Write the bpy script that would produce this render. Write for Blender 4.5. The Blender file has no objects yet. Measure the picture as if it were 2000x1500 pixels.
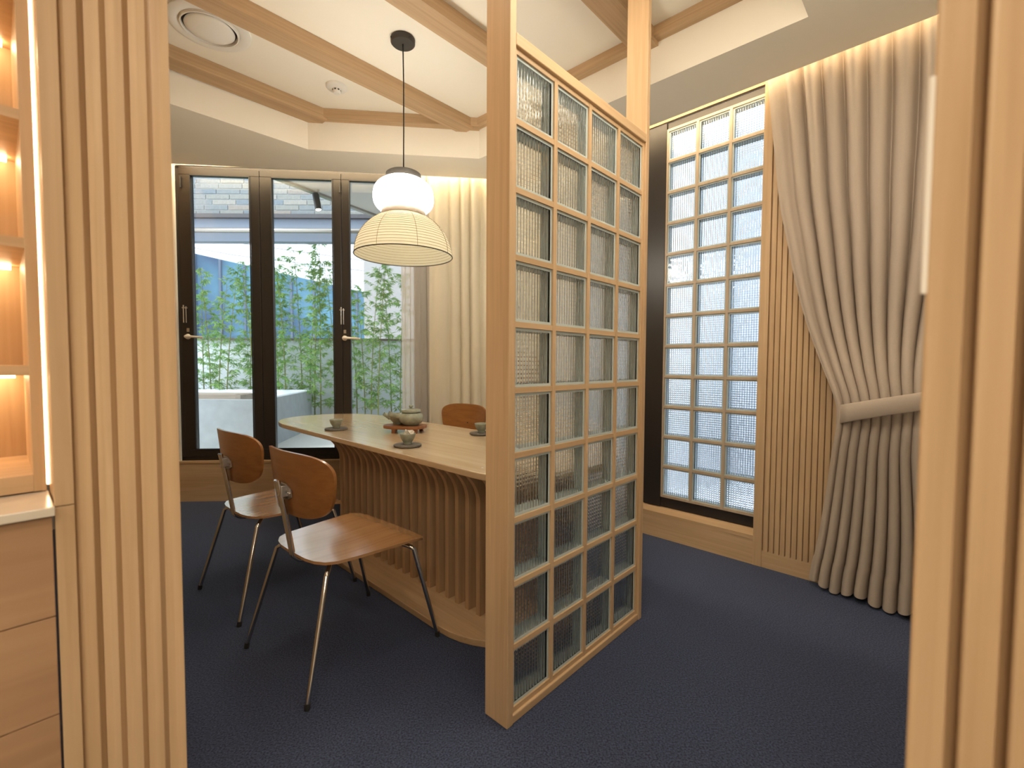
import bpy, bmesh, math, random
from mathutils import Vector, Matrix
R = math.radians
random.seed(7)
C = bpy.context.scene.collection
S = bpy.context.scene

# ------------------------------------------------------------------ camera
TH, RO, F, H = .0428, .0049, 906.4, 1.17
fv = Vector((0, math.cos(TH), -math.sin(TH))); rv = Vector((1, 0, 0)); uv = rv.cross(fv)
r2 = math.cos(RO) * rv + math.sin(RO) * uv; u2 = -math.sin(RO) * rv + math.cos(RO) * uv
cam = bpy.data.cameras.new('camera'); camo = bpy.data.objects.new('camera', cam); C.objects.link(camo)
camo.matrix_world = Matrix(((r2.x, u2.x, -fv.x, 0), (r2.y, u2.y, -fv.y, 0), (r2.z, u2.z, -fv.z, H), (0, 0, 0, 1)))
cam.sensor_width = 36; cam.lens = F / 2000 * 36; cam.clip_start = .02; cam.clip_end = 300
cam.dof.use_dof = True; cam.dof.focus_distance = 2.1; cam.dof.aperture_fstop = 3.2
S.camera = camo
# ------------------------------------------------------------------ world, exposure
S.view_settings.view_transform = 'Standard'; S.view_settings.look = 'None'
S.view_settings.gamma = 1; S.view_settings.use_curve_mapping = False; S.view_settings.exposure = 0.55
w = bpy.data.worlds.new('sky'); S.world = w; w.use_nodes = True
bg = w.node_tree.nodes['Background']; bg.inputs[0].default_value = (.80, .88, 1, 1); bg.inputs[1].default_value = 1.9

def area(name, loc, size, size_y, power, col, rot=(0, 0, 0), shape='RECTANGLE', spread=None):
    l = bpy.data.lights.new(name, 'AREA'); l.shape = shape; l.size = size
    if shape in ('RECTANGLE', 'ELLIPSE'): l.size_y = size_y
    l.energy = power; l.color = col
    if spread: l.spread = spread
    o = bpy.data.objects.new(name, l); o.location = loc; o.rotation_euler = rot; C.objects.link(o); return o
sky_fill = bpy.data.lights.new('sky_fill', 'SUN'); sky_fill.energy = 2.4; sky_fill.angle = R(18); sky_fill.color = (1, .98, .94)  # soft directional light added to brighten the terrace under the overcast sky
sky_fill_o = bpy.data.objects.new('sky_fill', sky_fill); C.objects.link(sky_fill_o); sky_fill_o.rotation_euler = Vector((-.75, -.35, .6)).to_track_quat('Z', 'Y').to_euler()
WARM = (1, .74, .46)
WARM2 = (1, .84, .66)
# downlights of the hall behind the doorway; unseen fill lights added to brighten the room
area('hall_downlight', (-.25, -.75, 2.66), .5, .5, 11.5, WARM2, shape='DISK')
area('hall_downlight', (.9, -.9, 2.66), .5, .5, 11.5, WARM2, shape='DISK')
area('hall_downlight', (-1.6, -.9, 2.66), .5, .5, 11.5, WARM2, shape='DISK')
area('room_fill', (-1.5, 1.75, 2.93), .3, .3, 6.5, WARM2, shape='DISK')
area('room_fill', (-.6, 1.25, 2.93), .3, .3, 6.5, WARM2, shape='DISK')
area('room_fill', (.3, 1.45, 2.93), .3, .3, 6.5, WARM2, shape='DISK')
area('room_fill', (1.2, 1.3, 2.68), .3, .3, 4, WARM2, shape='DISK')

# ------------------------------------------------------------------ materials
M = {}
def nodes(name):
    m = bpy.data.materials.new(name); m.use_nodes = True; nt = m.node_tree
    return m, nt, nt.nodes['Principled BSDF'], nt.nodes.new, nt.links.new
def ramp(nt, c0, c1, p0=.3, p1=.7):
    r = nt.nodes.new('ShaderNodeValToRGB'); r.color_ramp.elements[0].color = (*c0, 1); r.color_ramp.elements[1].color = (*c1, 1)
    r.color_ramp.elements[0].position = p0; r.color_ramp.elements[1].position = p1; return r
def plain(name, col, rough=.5, metal=0, var=0, vscale=20, bump=0, bscale=200, emit=None, es=1, spec=.5):
    m, nt, b, N, L = nodes(name)
    b.inputs['Roughness'].default_value = rough; b.inputs['Metallic'].default_value = metal
    b.inputs['Specular IOR Level'].default_value = spec
    b.inputs['Base Color'].default_value = (*col, 1)
    if var or bump:
        tc = N('ShaderNodeTexCoord'); n = N('ShaderNodeTexNoise'); n.inputs['Scale'].default_value = vscale; n.inputs['Detail'].default_value = 5
        L(tc.outputs['Object'], n.inputs['Vector'])
        if var:
            r = ramp(nt, [c * (1 - var) for c in col], [min(1, c * (1 + var)) for c in col]); L(n.outputs['Fac'], r.inputs['Fac']); L(r.outputs['Color'], b.inputs['Base Color'])
        if bump:
            n2 = N('ShaderNodeTexNoise'); n2.inputs['Scale'].default_value = bscale; n2.inputs['Detail'].default_value = 3; L(tc.outputs['Object'], n2.inputs['Vector'])
            bp = N('ShaderNodeBump'); bp.inputs['Strength'].default_value = bump; bp.inputs['Distance'].default_value = .003
            L(n2.outputs['Fac'], bp.inputs['Height']); L(bp.outputs['Normal'], b.inputs['Normal'])
    if emit: b.inputs['Emission Color'].default_value = (*emit, 1); b.inputs['Emission Strength'].default_value = es
    M[name] = m; return m
def wood(name, c0, c1, axis='z', rough=.42, fine=60, long=2.0, joints=None):
    m, nt, b, N, L = nodes(name)
    tc = N('ShaderNodeTexCoord'); mp = N('ShaderNodeMapping')
    oi = N('ShaderNodeObjectInfo'); ad = N('ShaderNodeVectorMath'); ad.operation = 'ADD'; ml = N('ShaderNodeMath'); ml.operation = 'MULTIPLY'; ml.inputs[1].default_value = 17
    L(oi.outputs['Random'], ml.inputs[0]); L(tc.outputs['Object'], ad.inputs[0]); L(ml.outputs[0], ad.inputs[1])
    sc = {'x': (long, fine, fine), 'y': (fine, long, fine), 'z': (fine, fine, long)}[axis]
    mp.inputs['Scale'].default_value = sc; L(ad.outputs[0], mp.inputs['Vector'])
    n = N('ShaderNodeTexNoise'); n.inputs['Scale'].default_value = 1; n.inputs['Detail'].default_value = 6; n.inputs['Distortion'].default_value = .6
    L(mp.outputs['Vector'], n.inputs['Vector'])
    mp2 = N('ShaderNodeMapping'); mp2.inputs['Scale'].default_value = [s * .13 for s in sc]; L(ad.outputs[0], mp2.inputs['Vector'])
    n2 = N('ShaderNodeTexNoise'); n2.inputs['Scale'].default_value = 1; n2.inputs['Detail'].default_value = 3; n2.inputs['Distortion'].default_value = 1.2; L(mp2.outputs['Vector'], n2.inputs['Vector'])
    mx = N('ShaderNodeMath'); mx.operation = 'MULTIPLY_ADD'; mx.inputs[1].default_value = .5; L(n.outputs['Fac'], mx.inputs[0])
    m2 = N('ShaderNodeMath'); m2.operation = 'MULTIPLY'; m2.inputs[1].default_value = .5; L(n2.outputs['Fac'], m2.inputs[0]); L(m2.outputs[0], mx.inputs[2])
    r = ramp(nt, c0, c1, .33, .66); L(mx.outputs[0], r.inputs['Fac']); L(r.outputs['Color'], b.inputs['Base Color'])
    b.inputs['Roughness'].default_value = rough
    bp = N('ShaderNodeBump'); bp.inputs['Strength'].default_value = .08; bp.inputs['Distance'].default_value = .001; L(n.outputs['Fac'], bp.inputs['Height']); L(bp.outputs['Normal'], b.inputs['Normal'])
    M[name] = m; return m
for ax in 'xyz': wood('maple_' + ax, (.50, .335, .185), (.66, .475, .285), ax)
wood('drawer_wood', (.38, .22, .12), (.50, .32, .18), 'x', .4, 30)
wood('bar_wood', (.42, .34, .25), (.54, .45, .34), 'z', .4, 60)
wood('beam_x', (.40, .265, .145), (.56, .385, .225), 'x', .55, 90)
wood('slat_base', (.42, .27, .15), (.58, .40, .235), 'z', .5)
wood('tabletop', (.58, .43, .26), (.74, .59, .40), 'x', .26, 40)
wood('chair_ply', (.22, .085, .02), (.34, .145, .04), 'x', .28, 50)
wood('seat_ply', (.38, .20, .08), (.52, .30, .14), 'y', .2, 50)
wood('walnut', (.20, .08, .03), (.36, .16, .065), 'x', .5, 60)
wood('grey_wood', (.17, .13, .10), (.27, .22, .17), 'x', .6, 80)
wood('bench_wood', (.24, .19, .14), (.38, .31, .24), 'x', .7, 60)
plain('plaster', (.86, .84, .78), .9, var=.03, vscale=2)
plain('plaster_warm', (.90, .86, .76), .9)
plain('black_metal', (.034, .030, .028), .36, .3)
plain('black_matte', (.02, .019, .018), .6)
plain('chrome', (.62, .60, .57), .16, 1)
plain('steel', (.55, .55, .56), .35, 1)
plain('white_plastic', (.80, .78, .73), .35)
plain('white_plate', (.9, .87, .80), .3)
plain('celadon', (.30, .33, .265), .22, var=.18, vscale=30, bump=.1, bscale=60)
plain('stone_dark', (.13, .12, .105), .7, var=.2, vscale=60)
plain('packet', (.80, .75, .68), .6, var=.1, vscale=80)
plain('counter_stone', (.74, .68, .58), .2, var=.05, vscale=15)
plain('gap_dark', (.05, .03, .02), .9)
plain('concrete', (.36, .39, .40), .9, var=.08, vscale=8, bump=.4, bscale=60)
plain('white_render', (.74, .78, .84), .9, var=.03, vscale=3)
plain('terrace_stone', (.62, .60, .55), .85, var=.07, vscale=60)
plain('pale_panel', (.30, .37, .43), .7, var=.12, vscale=1.5)
plain('asphalt', (.14, .15, .16), .9, var=.1)
plain('beige_wall', (.55, .53, .52), .9, var=.04)
plain('mortar', (.60, .62, .62), .95, var=.06, vscale=20)
plain('fascia_grey', (.24, .28, .34), .5)
plain('steel_beam', (.09, .085, .09), .6)
plain('tube_metal', (.42, .38, .33), .3, .8)
plain('canopy', (.58, .55, .50), .8)
plain('awning_cloth', (.36, .42, .50), .8)
plain('building_frame', (.10, .14, .20), .4)
plain('coping', (.16, .13, .11), .6)
plain('culm', (.20, .22, .06), .5, var=.3, vscale=6)
plain('wire', (.30, .30, .33), .7)
plain('led', (1, .8, .55), .5, emit=(1, .72, .42), es=9)
plain('led_soft', (1, .8, .55), .5, emit=(1, .70, .38), es=3.2)
plain('lens', (1, 1, 1), .5, emit=(1, .93, .82), es=8)
plain('cable', (.012, .012, .012), .6)
plain('lamp_metal', (.04, .035, .03), .5)
plain('soil', (.05, .04, .03), .95)
for i, c in enumerate([(.30, .30, .27), (.25, .27, .27), (.36, .34, .30), (.22, .25, .27), (.33, .29, .25)]):
    plain('brick%d' % i, c, .9, var=.14, vscale=40, bump=.5, bscale=80)

for nm, cw_ in (('seat_ply', 1), ('tabletop', .8), ('chair_ply', .3)):
    b_ = M[nm].node_tree.nodes['Principled BSDF']; b_.inputs['Coat Weight'].default_value = cw_; b_.inputs['Coat Roughness'].default_value = .16; b_.inputs['Coat IOR'].default_value = 1.7
def carpet():
    m, nt, b, N, L = nodes('carpet')
    tc = N('ShaderNodeTexCoord'); n = N('ShaderNodeTexNoise'); n.inputs['Scale'].default_value = 170; n.inputs['Detail'].default_value = 4; L(tc.outputs['Object'], n.inputs['Vector'])
    n3 = N('ShaderNodeTexNoise'); n3.inputs['Scale'].default_value = 2.2; L(tc.outputs['Object'], n3.inputs['Vector'])
    r = ramp(nt, (.006, .011, .030), (.060, .082, .160), .36, .68); L(n.outputs['Fac'], r.inputs['Fac'])
    mx = N('ShaderNodeMixRGB'); mx.blend_type = 'MULTIPLY'; mx.inputs['Fac'].default_value = .35; r2_ = ramp(nt, (.7, .7, .7), (1, 1, 1)); L(n3.outputs['Fac'], r2_.inputs['Fac'])
    L(r.outputs['Color'], mx.inputs['Color1']); L(r2_.outputs['Color'], mx.inputs['Color2']); L(mx.outputs['Color'], b.inputs['Base Color'])
    b.inputs['Roughness'].default_value = .9
    b.inputs['Sheen Weight'].default_value = .25; b.inputs['Sheen Tint'].default_value = (.45, .6, 1, 1)
    bp = N('ShaderNodeBump'); bp.inputs['Strength'].default_value = .6; bp.inputs['Distance'].default_value = .004; L(n.outputs['Fac'], bp.inputs['Height']); L(bp.outputs['Normal'], b.inputs['Normal'])
    M['carpet'] = m
carpet()
def pane_mat(name, tint, refl=1.0):
    m, nt, b, N, L = nodes(name); nt.nodes.remove(b); out = nt.nodes['Material Output']
    t = N('ShaderNodeBsdfTransparent'); t.inputs[0].default_value = (*tint, 1); g = N('ShaderNodeBsdfGlossy'); g.inputs['Roughness'].default_value = .0
    fr = N('ShaderNodeFresnel'); fr.inputs[0].default_value = 1.5; mx = N('ShaderNodeMixShader')
    L(fr.outputs[0], mx.inputs[0]); L(t.outputs[0], mx.inputs[1]); L(g.outputs[0], mx.inputs[2]); L(mx.outputs[0], out.inputs[0]); M[name] = m
pane_mat('clear_glass', (.93, .96, .96))
def block_mat():
    m, nt, b, N, L = nodes('block_glass'); nt.nodes.remove(b); out = nt.nodes['Material Output']
    g = N('ShaderNodeBsdfGlass'); g.inputs['IOR'].default_value = 1.33; g.inputs['Color'].default_value = (.98, .995, 1, 1); g.inputs['Roughness'].default_value = 0.0
    tc = N('ShaderNodeTexCoord'); n = N('ShaderNodeTexNoise'); n.inputs['Scale'].default_value = 28; n.inputs['Detail'].default_value = 1; L(tc.outputs['Object'], n.inputs['Vector'])
    bp = N('ShaderNodeBump'); bp.inputs['Strength'].default_value = .5; bp.inputs['Distance'].default_value = .003; L(n.outputs['Fac'], bp.inputs['Height']); L(bp.outputs['Normal'], g.inputs['Normal'])
    L(g.outputs[0], out.inputs[0]); M['block_glass'] = m
    plain('block_edge', (.50, .59, .60), .25)
block_mat()
def cloth(name, col, transl, transp=0, weave=900):
    m, nt, b, N, L = nodes(name); nt.nodes.remove(b); out = nt.nodes['Material Output']
    d = N('ShaderNodeBsdfDiffuse'); t = N('ShaderNodeBsdfTranslucent'); mx = N('ShaderNodeMixShader'); mx.inputs[0].default_value = transl
    tc = N('ShaderNodeTexCoord'); n = N('ShaderNodeTexNoise'); n.inputs['Scale'].default_value = weave; n.inputs['Detail'].default_value = 2; L(tc.outputs['Object'], n.inputs['Vector'])
    r = ramp(nt, [c * .86 for c in col], [min(1, c * 1.1) for c in col]); L(n.outputs['Fac'], r.inputs['Fac']); L(r.outputs['Color'], d.inputs[0]); L(r.outputs['Color'], t.inputs[0])
    L(d.outputs[0], mx.inputs[1]); L(t.outputs[0], mx.inputs[2]); last = mx
    if transp:
        tr = N('ShaderNodeBsdfTransparent'); m2 = N('ShaderNodeMixShader'); m2.inputs[0].default_value = transp; L(mx.outputs[0], m2.inputs[1]); L(tr.outputs[0], m2.inputs[2]); last = m2
    L(last.outputs[0], out.inputs[0]); M[name] = m
cloth('drape', (.56, .48, .40), .12)
cloth('drape_cream', (.80, .74, .60), .25)
cloth('sheer', (.92, .88, .83), .5, .30)
cloth('leaf_green', (.24, .44, .16), .45, weave=3)
cloth('leaf_pale', (.42, .58, .22), .45, weave=3)
def paper(name, col, es, ribs):
    m, nt, b, N, L = nodes(name)
    b.inputs['Base Color'].default_value = (.7, .66, .55, 1); b.inputs['Roughness'].default_value = .7
    b.inputs['Emission Color'].default_value = (*col, 1); b.inputs['Emission Strength'].default_value = es; M[name] = m
paper('globe_paper', (1, .93, .80), 24, 0)
paper('globe_paper_soft', (1, .90, .74), 12, 0)
def dome_mat():
    m, nt, b, N, L = nodes('dome_paper'); out = nt.nodes['Material Output']; nt.nodes.remove(b)
    d = N('ShaderNodeBsdfDiffuse'); d.inputs[0].default_value = (.44, .42, .33, 1); t = N('ShaderNodeBsdfTranslucent'); t.inputs[0].default_value = (.58, .54, .42, 1)
    mx = N('ShaderNodeMixShader'); mx.inputs[0].default_value = .55; L(d.outputs[0], mx.inputs[1]); L(t.outputs[0], mx.inputs[2]); L(mx.outputs[0], out.inputs[0]); M['dome_paper'] = m
dome_mat()
plain('rib_thread', (.16, .12, .06), .8)
def glass_building():
    m, nt, b, N, L = nodes('curtain_wall')
    b.inputs['Base Color'].default_value = (.05, .16, .30, 1); b.inputs['Roughness'].default_value = .12
    tc = N('ShaderNodeTexCoord'); n = N('ShaderNodeTexNoise'); n.inputs['Scale'].default_value = .35; L(tc.outputs['Object'], n.inputs['Vector'])
    r = ramp(nt, (.04, .09, .17), (.11, .28, .38), .35, .65); L(n.outputs['Fac'], r.inputs['Fac']); L(r.outputs['Color'], b.inputs['Base Color']); M['curtain_wall'] = m
glass_building()

# ------------------------------------------------------------------ helpers
class MB:
    def __init__(s): s.v = []; s.f = []; s.mi = []; s.cur = 0
    def add(s, vs, fs):
        b = len(s.v); s.v += [tuple(v) for v in vs]; s.f += [tuple(b + i for i in f) for f in fs]; s.mi += [s.cur] * len(fs); return s
    def box(s, x0, x1, y0, y1, z0, z1):
        return s.add([(x0, y0, z0), (x1, y0, z0), (x1, y1, z0), (x0, y1, z0), (x0, y0, z1), (x1, y0, z1), (x1, y1, z1), (x0, y1, z1)],
                     [(0, 3, 2, 1), (4, 5, 6, 7), (0, 1, 5, 4), (1, 2, 6, 5), (2, 3, 7, 6), (3, 0, 4, 7)])
    def prism(s, pts, z0, z1):
        n = len(pts)
        return s.add([(x, y, z0) for x, y in pts] + [(x, y, z1) for x, y in pts],
                     [tuple(range(n - 1, -1, -1)), tuple(range(n, 2 * n))] + [(i, (i + 1) % n, n + (i + 1) % n, n + i) for i in range(n)])
    def tube(s, path, r, seg=10, caps=True):
        path = [Vector(p) for p in path]; n = len(path); rs = r if isinstance(r, (list, tuple)) else [r] * n
        vs = []; up = None
        for i, p in enumerate(path):
            t = (path[min(i + 1, n - 1)] - path[max(i - 1, 0)]).normalized()
            if up is None: up = t.orthogonal().normalized()
            else:
                up = (up - t * up.dot(t)); up = up.normalized() if up.length > 1e-6 else t.orthogonal().normalized()
            q = t.cross(up)
            for k in range(seg):
                a = 2 * math.pi * k / seg; vs.append(p + (up * math.cos(a) + q * math.sin(a)) * rs[i])
        fs = [(i * seg + k, i * seg + (k + 1) % seg, (i + 1) * seg + (k + 1) % seg, (i + 1) * seg + k) for i in range(n - 1) for k in range(seg)]
        if caps: fs += [tuple(range(seg - 1, -1, -1)), tuple((n - 1) * seg + k for k in range(seg))]
        return s.add(vs, fs)
    def lathe(s, prof, seg=32, c=(0, 0), sx=1, sy=1):
        vs = []; n = len(prof)
        for r, z in prof:
            for k in range(seg):
                a = 2 * math.pi * k / seg; vs.append((c[0] + sx * r * math.cos(a), c[1] + sy * r * math.sin(a), z))
        return s.add(vs, [(i * seg + k, i * seg + (k + 1) % seg, (i + 1) * seg + (k + 1) % seg, (i + 1) * seg + k) for i in range(n - 1) for k in range(seg)])
    def mesh(s, name, mats, smooth=False):
        me = bpy.data.meshes.new(name); me.from_pydata(s.v, [], s.f); me.update()
        for m in (mats if isinstance(mats, (list, tuple)) else [mats]): me.materials.append(M[m])
        me.polygons.foreach_set('material_index', s.mi)
        if smooth: me.polygons.foreach_set('use_smooth', [True] * len(me.polygons))
        return me
def link(name, me, parent=None, loc=(0, 0, 0), rz=0, bevel=0, autosm=False):
    o = bpy.data.objects.new(name, me); C.objects.link(o); o.parent = parent; o.location = loc; o.rotation_euler.z = rz
    if bevel:
        m = o.modifiers.new('bevel', 'BEVEL'); m.width = bevel; m.segments = 2; m.limit_method = 'ANGLE'; m.angle_limit = R(40)
    return o
def ob(name, mb, mats, parent=None, loc=(0, 0, 0), rz=0, smooth=False, bevel=0, flatangle=None):
    o = link(name, mb.mesh(name, mats, smooth), parent, loc, rz, bevel)
    if smooth and flatangle is not None:
        me = o.data; bm = bmesh.new(); bm.from_mesh(me)
        for e in bm.edges:
            if len(e.link_faces) == 2 and e.calc_face_angle(0) > R(flatangle): e.smooth = False
        bm.to_mesh(me); bm.free()
    return o
def empty(name, loc=(0, 0, 0), rz=0):
    o = bpy.data.objects.new(name, None); C.objects.link(o); o.location = loc; o.rotation_euler.z = rz; o.empty_display_size = .1; return o
def tag(o, label, cat, group=None, kind=None):
    o['label'] = label; o['category'] = cat
    if group: o['group'] = group
    if kind: o['kind'] = kind
    return o
def copy_tree(o, parent=None):
    c = o.copy(); C.objects.link(c); c.parent = parent
    for ch in o.children: copy_tree(ch, c)
    return c
def B(*a): return MB().box(*a)

# directions of the room
DY, WY, BY, TY = R(47.2), R(-44.8), R(4.5), R(-44)
d = Vector((math.cos(DY), math.sin(DY)))
WO = (1.322, 2.78, 0); BO = (-2.772, 3.856, 0); PO = (.004, 1.467, 0)
SO, ZB, ZT, ZS = 2.70, 2.888, 2.962, 2.98

# ------------------------------------------------------------------ floor and ceiling
fl = [(-3.3, -2.2), (3.0, -2.2), (3.0, 1.2), (2.35, 1.85), (.05, 4.17), (-3.3, 3.9)]
o = ob('floor', MB().prism(fl, -.05, 0), 'carpet'); tag(o, 'dark navy blue short pile carpet over the whole floor', 'floor', kind='structure')
o = ob('hall_bounce_floor', MB().prism([(-3.2, -2.1), (2.6, -2.1), (2.6, .15), (-3.2, .15)], .0, .006), 'terrace_stone'); tag(o, 'unseen pale hall floor added to bounce light up to the ceiling', 'floor', kind='structure')  # pale slab added out of view as a reflector for the ceiling
ceil = empty('ceiling'); tag(ceil, 'cream plaster ceiling with a raised angular tray crossed by wooden beams', 'ceiling', kind='structure')
tray = [(-.34, .35), (1.293, 2.105), (-.253, 3.53), (-1.47, 3.394), (-2.46, 2.37)]
outer = [(-3.3, -2.2), (3.0, -2.2), (3.0, 1.053), (2.9, 1.05), (-.02, 3.93), (-3.3, 3.57)]
bm = bmesh.new()
def loop(pts, z):
    vs = [bm.verts.new((x, y, z)) for x, y in pts]; return vs, [bm.edges.new((vs[i], vs[(i + 1) % len(vs)])) for i in range(len(vs))]
ov, oe = loop(outer, SO); tv, te = loop(tray, SO)
bmesh.ops.triangle_fill(bm, edges=oe + te, use_beauty=True)
me = bpy.data.meshes.new('soffit'); 
# tray walls and lid
tt = [bm.verts.new((x, y, ZT)) for x, y in tray]
for i in range(5): bm.faces.new((tv[i], tv[(i + 1) % 5], tt[(i + 1) % 5], tt[i]))
bm.faces.new(tt)
# edge of the soffit turned up along the two curtain slots, then the lid over everything
ou = [bm.verts.new((x, y, SO + .2)) for x, y in outer]
for i in range(6): bm.faces.new((ov[i], ov[(i + 1) % 6], ou[(i + 1) % 6], ou[i]))
bmesh.ops.recalc_face_normals(bm, faces=bm.faces); bm.to_mesh(me); bm.free(); me.materials.append(M['plaster_warm'])
link('soffit', me, ceil)
ob('slot_lid', MB().prism([(-3.35, -2.25), (3.1, -2.25), (3.1, 1.3), (2.4, 2.0), (.1, 4.25), (-3.35, 3.98)], ZS, ZS + .1), 'plaster_warm', ceil)
# beams: underside ZB; local x along D
def beam(ux, uy, ex, ey, wd, back):
    # (ux,uy)-(ex,ey): left lower edge; beam lies to the right of it
    e = Vector((ex, ey)); L_ = back
    mb = B(-L_, 0, -wd, 0, ZB, ZT - .001)
    return ob('beam', mb, 'beam_x', ceil, (ex, ey, 0), DY, bevel=.0015)
beam(-2.03, 2.82, -1.415, 3.45, .135, .95 + .4)
beam(0, 0, -.385, 3.555, .125, 3.3)
beam(0, 0, .135, 3.08, .13, 2.85)
beam(0, 0, .74, 2.725, .13, 2.45)
# perimeter beams flush against the tray faces
def perim(p, q, wd, z0):
    p, q = Vector(p), Vector(q); a = math.atan2((q - p).y, (q - p).x)
    return ob('beam', B(0, (q - p).length, -wd, -.001, z0, ZT - .001), 'beam_x', ceil, (p.x, p.y, 0), a, bevel=.0015)
perim((-1.47, 3.394), (-.253, 3.53), .07, ZB + .012)
perim((-.253, 3.53), (1.293, 2.105), .06, ZB + .020)
# ------------------------------------------------------------------ back wall with folding doors
wb = empty('wall_back', BO, BY); tag(wb, 'back wall with low maple panel below the dark folding windows', 'wall', kind='structure')
ob('base_panel', B(-.6, 2.86, 0, .09, 0, .325), 'maple_x', wb)
ob('sill', B(-.6, 2.84, -.012, .09, .325, .345), 'maple_x', wb, bevel=.002)
ob('header', B(-.6, 2.86, .02, .12, 2.79, 3.0), 'plaster', wb)
ob('end_wall', B(2.05, 2.87, .06, .12, .345, 2.79), 'plaster', wb)
ob('end_wall', B(-.6, .0, .0, .10, .345, 2.79), 'plaster', wb)
w1 = empty('window_1', BO, BY); tag(w1, 'black framed folding glass doors looking onto the bamboo terrace', 'window', kind='structure')
Z0, Z1 = .345, 2.782
f = MB(); f.box(0, 2.06, .02, .08, Z0, Z0 + .03); f.box(0, 2.06, .02, .08, Z1 - .02, Z1); f.box(0, .03, .02, .08, Z0, Z1); f.box(2.03, 2.06, .02, .08, Z0, Z1)
ob('outer_frame', f, 'black_metal', w1)
for k, (a, b_, g0, g1, hd) in enumerate([(.032, .667, .116, .594, 1), (.671, 1.328, .759, 1.262, 0), (1.332, 2.028, 1.392, 1.94, 1)]):
    s = MB(); s.box(a, b_, .01, .07, Z0 + .03, .438); s.box(a, b_, .01, .07, 2.712, Z1 - .02); s.box(a, g0, .01, .07, .438, 2.712); s.box(g1, b_, .01, .07, .438, 2.712)
    sash = ob('sash', s, 'black_metal', w1, bevel=.003)
    ob('glazing_bead', MB().box(g0, g0 + .008, .004, .012, .438, 2.712).box(g1 - .008, g1, .004, .012, .438, 2.712).box(g0, g1, .004, .012, .438, .446).box(g0, g1, .004, .012, 2.704, 2.712), 'black_matte', sash)
    ob('pane', B(g0, g1, .038, .042, .438, 2.712), 'clear_glass', sash)
    if hd:
        hx = (a + g0) / 2 + (0.005 if k == 0 else -.012)
        h = MB(); h.lathe([(0, 0), (.022, 0), (.022, .008), (.014, .012), (.012, .04), (0, .04)], 16)
        h.v = [(hx + x, .01 - z, 1.385 + y) for x, y, z in h.v]
        h.tube([(hx, -.026, 1.385), (hx + .02, -.03, 1.385), (hx + .06, -.03, 1.383), (hx + .135, -.028, 1.378)], [.012, .011, .009, .008], 10)
        ob('handle', h, 'white_plastic', sash, smooth=True, flatangle=40)
        ob('keyhole', B(hx - .008, hx + .012, .004, .011, 1.425, 1.455), 'steel', sash)
        hg = MB(); hg.tube([(hx - .028, .002, 1.50), (hx - .028, .002, 1.645)], .005, 8); hg.tube([(hx - .008, .002, 1.50), (hx - .008, .002, 1.635)], .004, 8); hg.box(hx - .04, hx, .0, .011, 1.618, 1.628)
        ob('latch', hg, 'steel', sash)
        ob('hinge', MB().tube([(hx - .028, .0, 2.60), (hx - .028, .0, 2.69)], .007, 8), 'black_matte', sash)

# ------------------------------------------------------------------ glass block unit
def block_mesh(sx, sz, th, nr=12, amp=.0022):
    mb = MB(); hx, hz, ht = sx / 2, sz / 2, th / 2; wl = .009
    seg = nr * 6
    def pane(y_out, y_in, vertical):
        sgn = 1 if y_in > y_out else -1
        vs = []; n = seg + 1; L0 = hx if vertical else hz; Lc = (hz if vertical else hx) - wl; L0 -= wl
        for i in range(n):
            t = -L0 + 2 * L0 * i / seg; y = y_in + sgn * amp * math.cos(2 * math.pi * nr * i / seg)
            for e in (-Lc, Lc):
                p = (t, y, e) if vertical else (e, y, t); vs.append(p)
        o_ = (-L0, L0)
        base = len(vs)
        if vertical: vs += [(-L0, y_out, -Lc), (L0, y_out, -Lc), (L0, y_out, Lc), (-L0, y_out, Lc)]
        else: vs += [(-Lc, y_out, -L0), (-Lc, y_out, L0), (Lc, y_out, L0), (Lc, y_out, -L0)]
        fs = [(2 * i, 2 * i + 1, 2 * i + 3, 2 * i + 2) for i in range(seg)] + [(base, base + 1, base + 2, base + 3)]
        # rims
        fs += [(2 * seg, 2 * seg + 1, base + 2, base + 1), (0, base, base + 3, 1)]
        fs += [tuple([base, base + 1] + [2 * i for i in range(seg, -1, -1)]), tuple([base + 3] + [2 * i + 1 for i in range(seg + 1)] + [base + 2])]
        mb.add(vs, fs)
    pane(-ht + .001, -ht + .007, True); pane(ht - .001, ht - .007, False)
    mb.cur = 1
    mb.box(-hx, hx, -ht, ht, -hz, -hz + wl); mb.box(-hx, hx, -ht, ht, hz - wl, hz); mb.box(-hx, -hx + wl, -ht, ht, -hz + wl, hz - wl); mb.box(hx - wl, hx, -ht, ht, -hz + wl, hz - wl)
    me = mb.mesh('glass_block', ['block_glass', 'block_edge'])
    bm = bmesh.new(); bm.from_mesh(me); bmesh.ops.recalc_face_normals(bm, faces=bm.faces)
    for fc in bm.faces:
        if fc.material_index == 0: fc.smooth = True
    for e in bm.edges:
        if len(e.link_faces) == 2 and e.calc_face_angle(0) > R(50): e.smooth = False
    bm.to_mesh(me); bm.free(); return me

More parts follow.
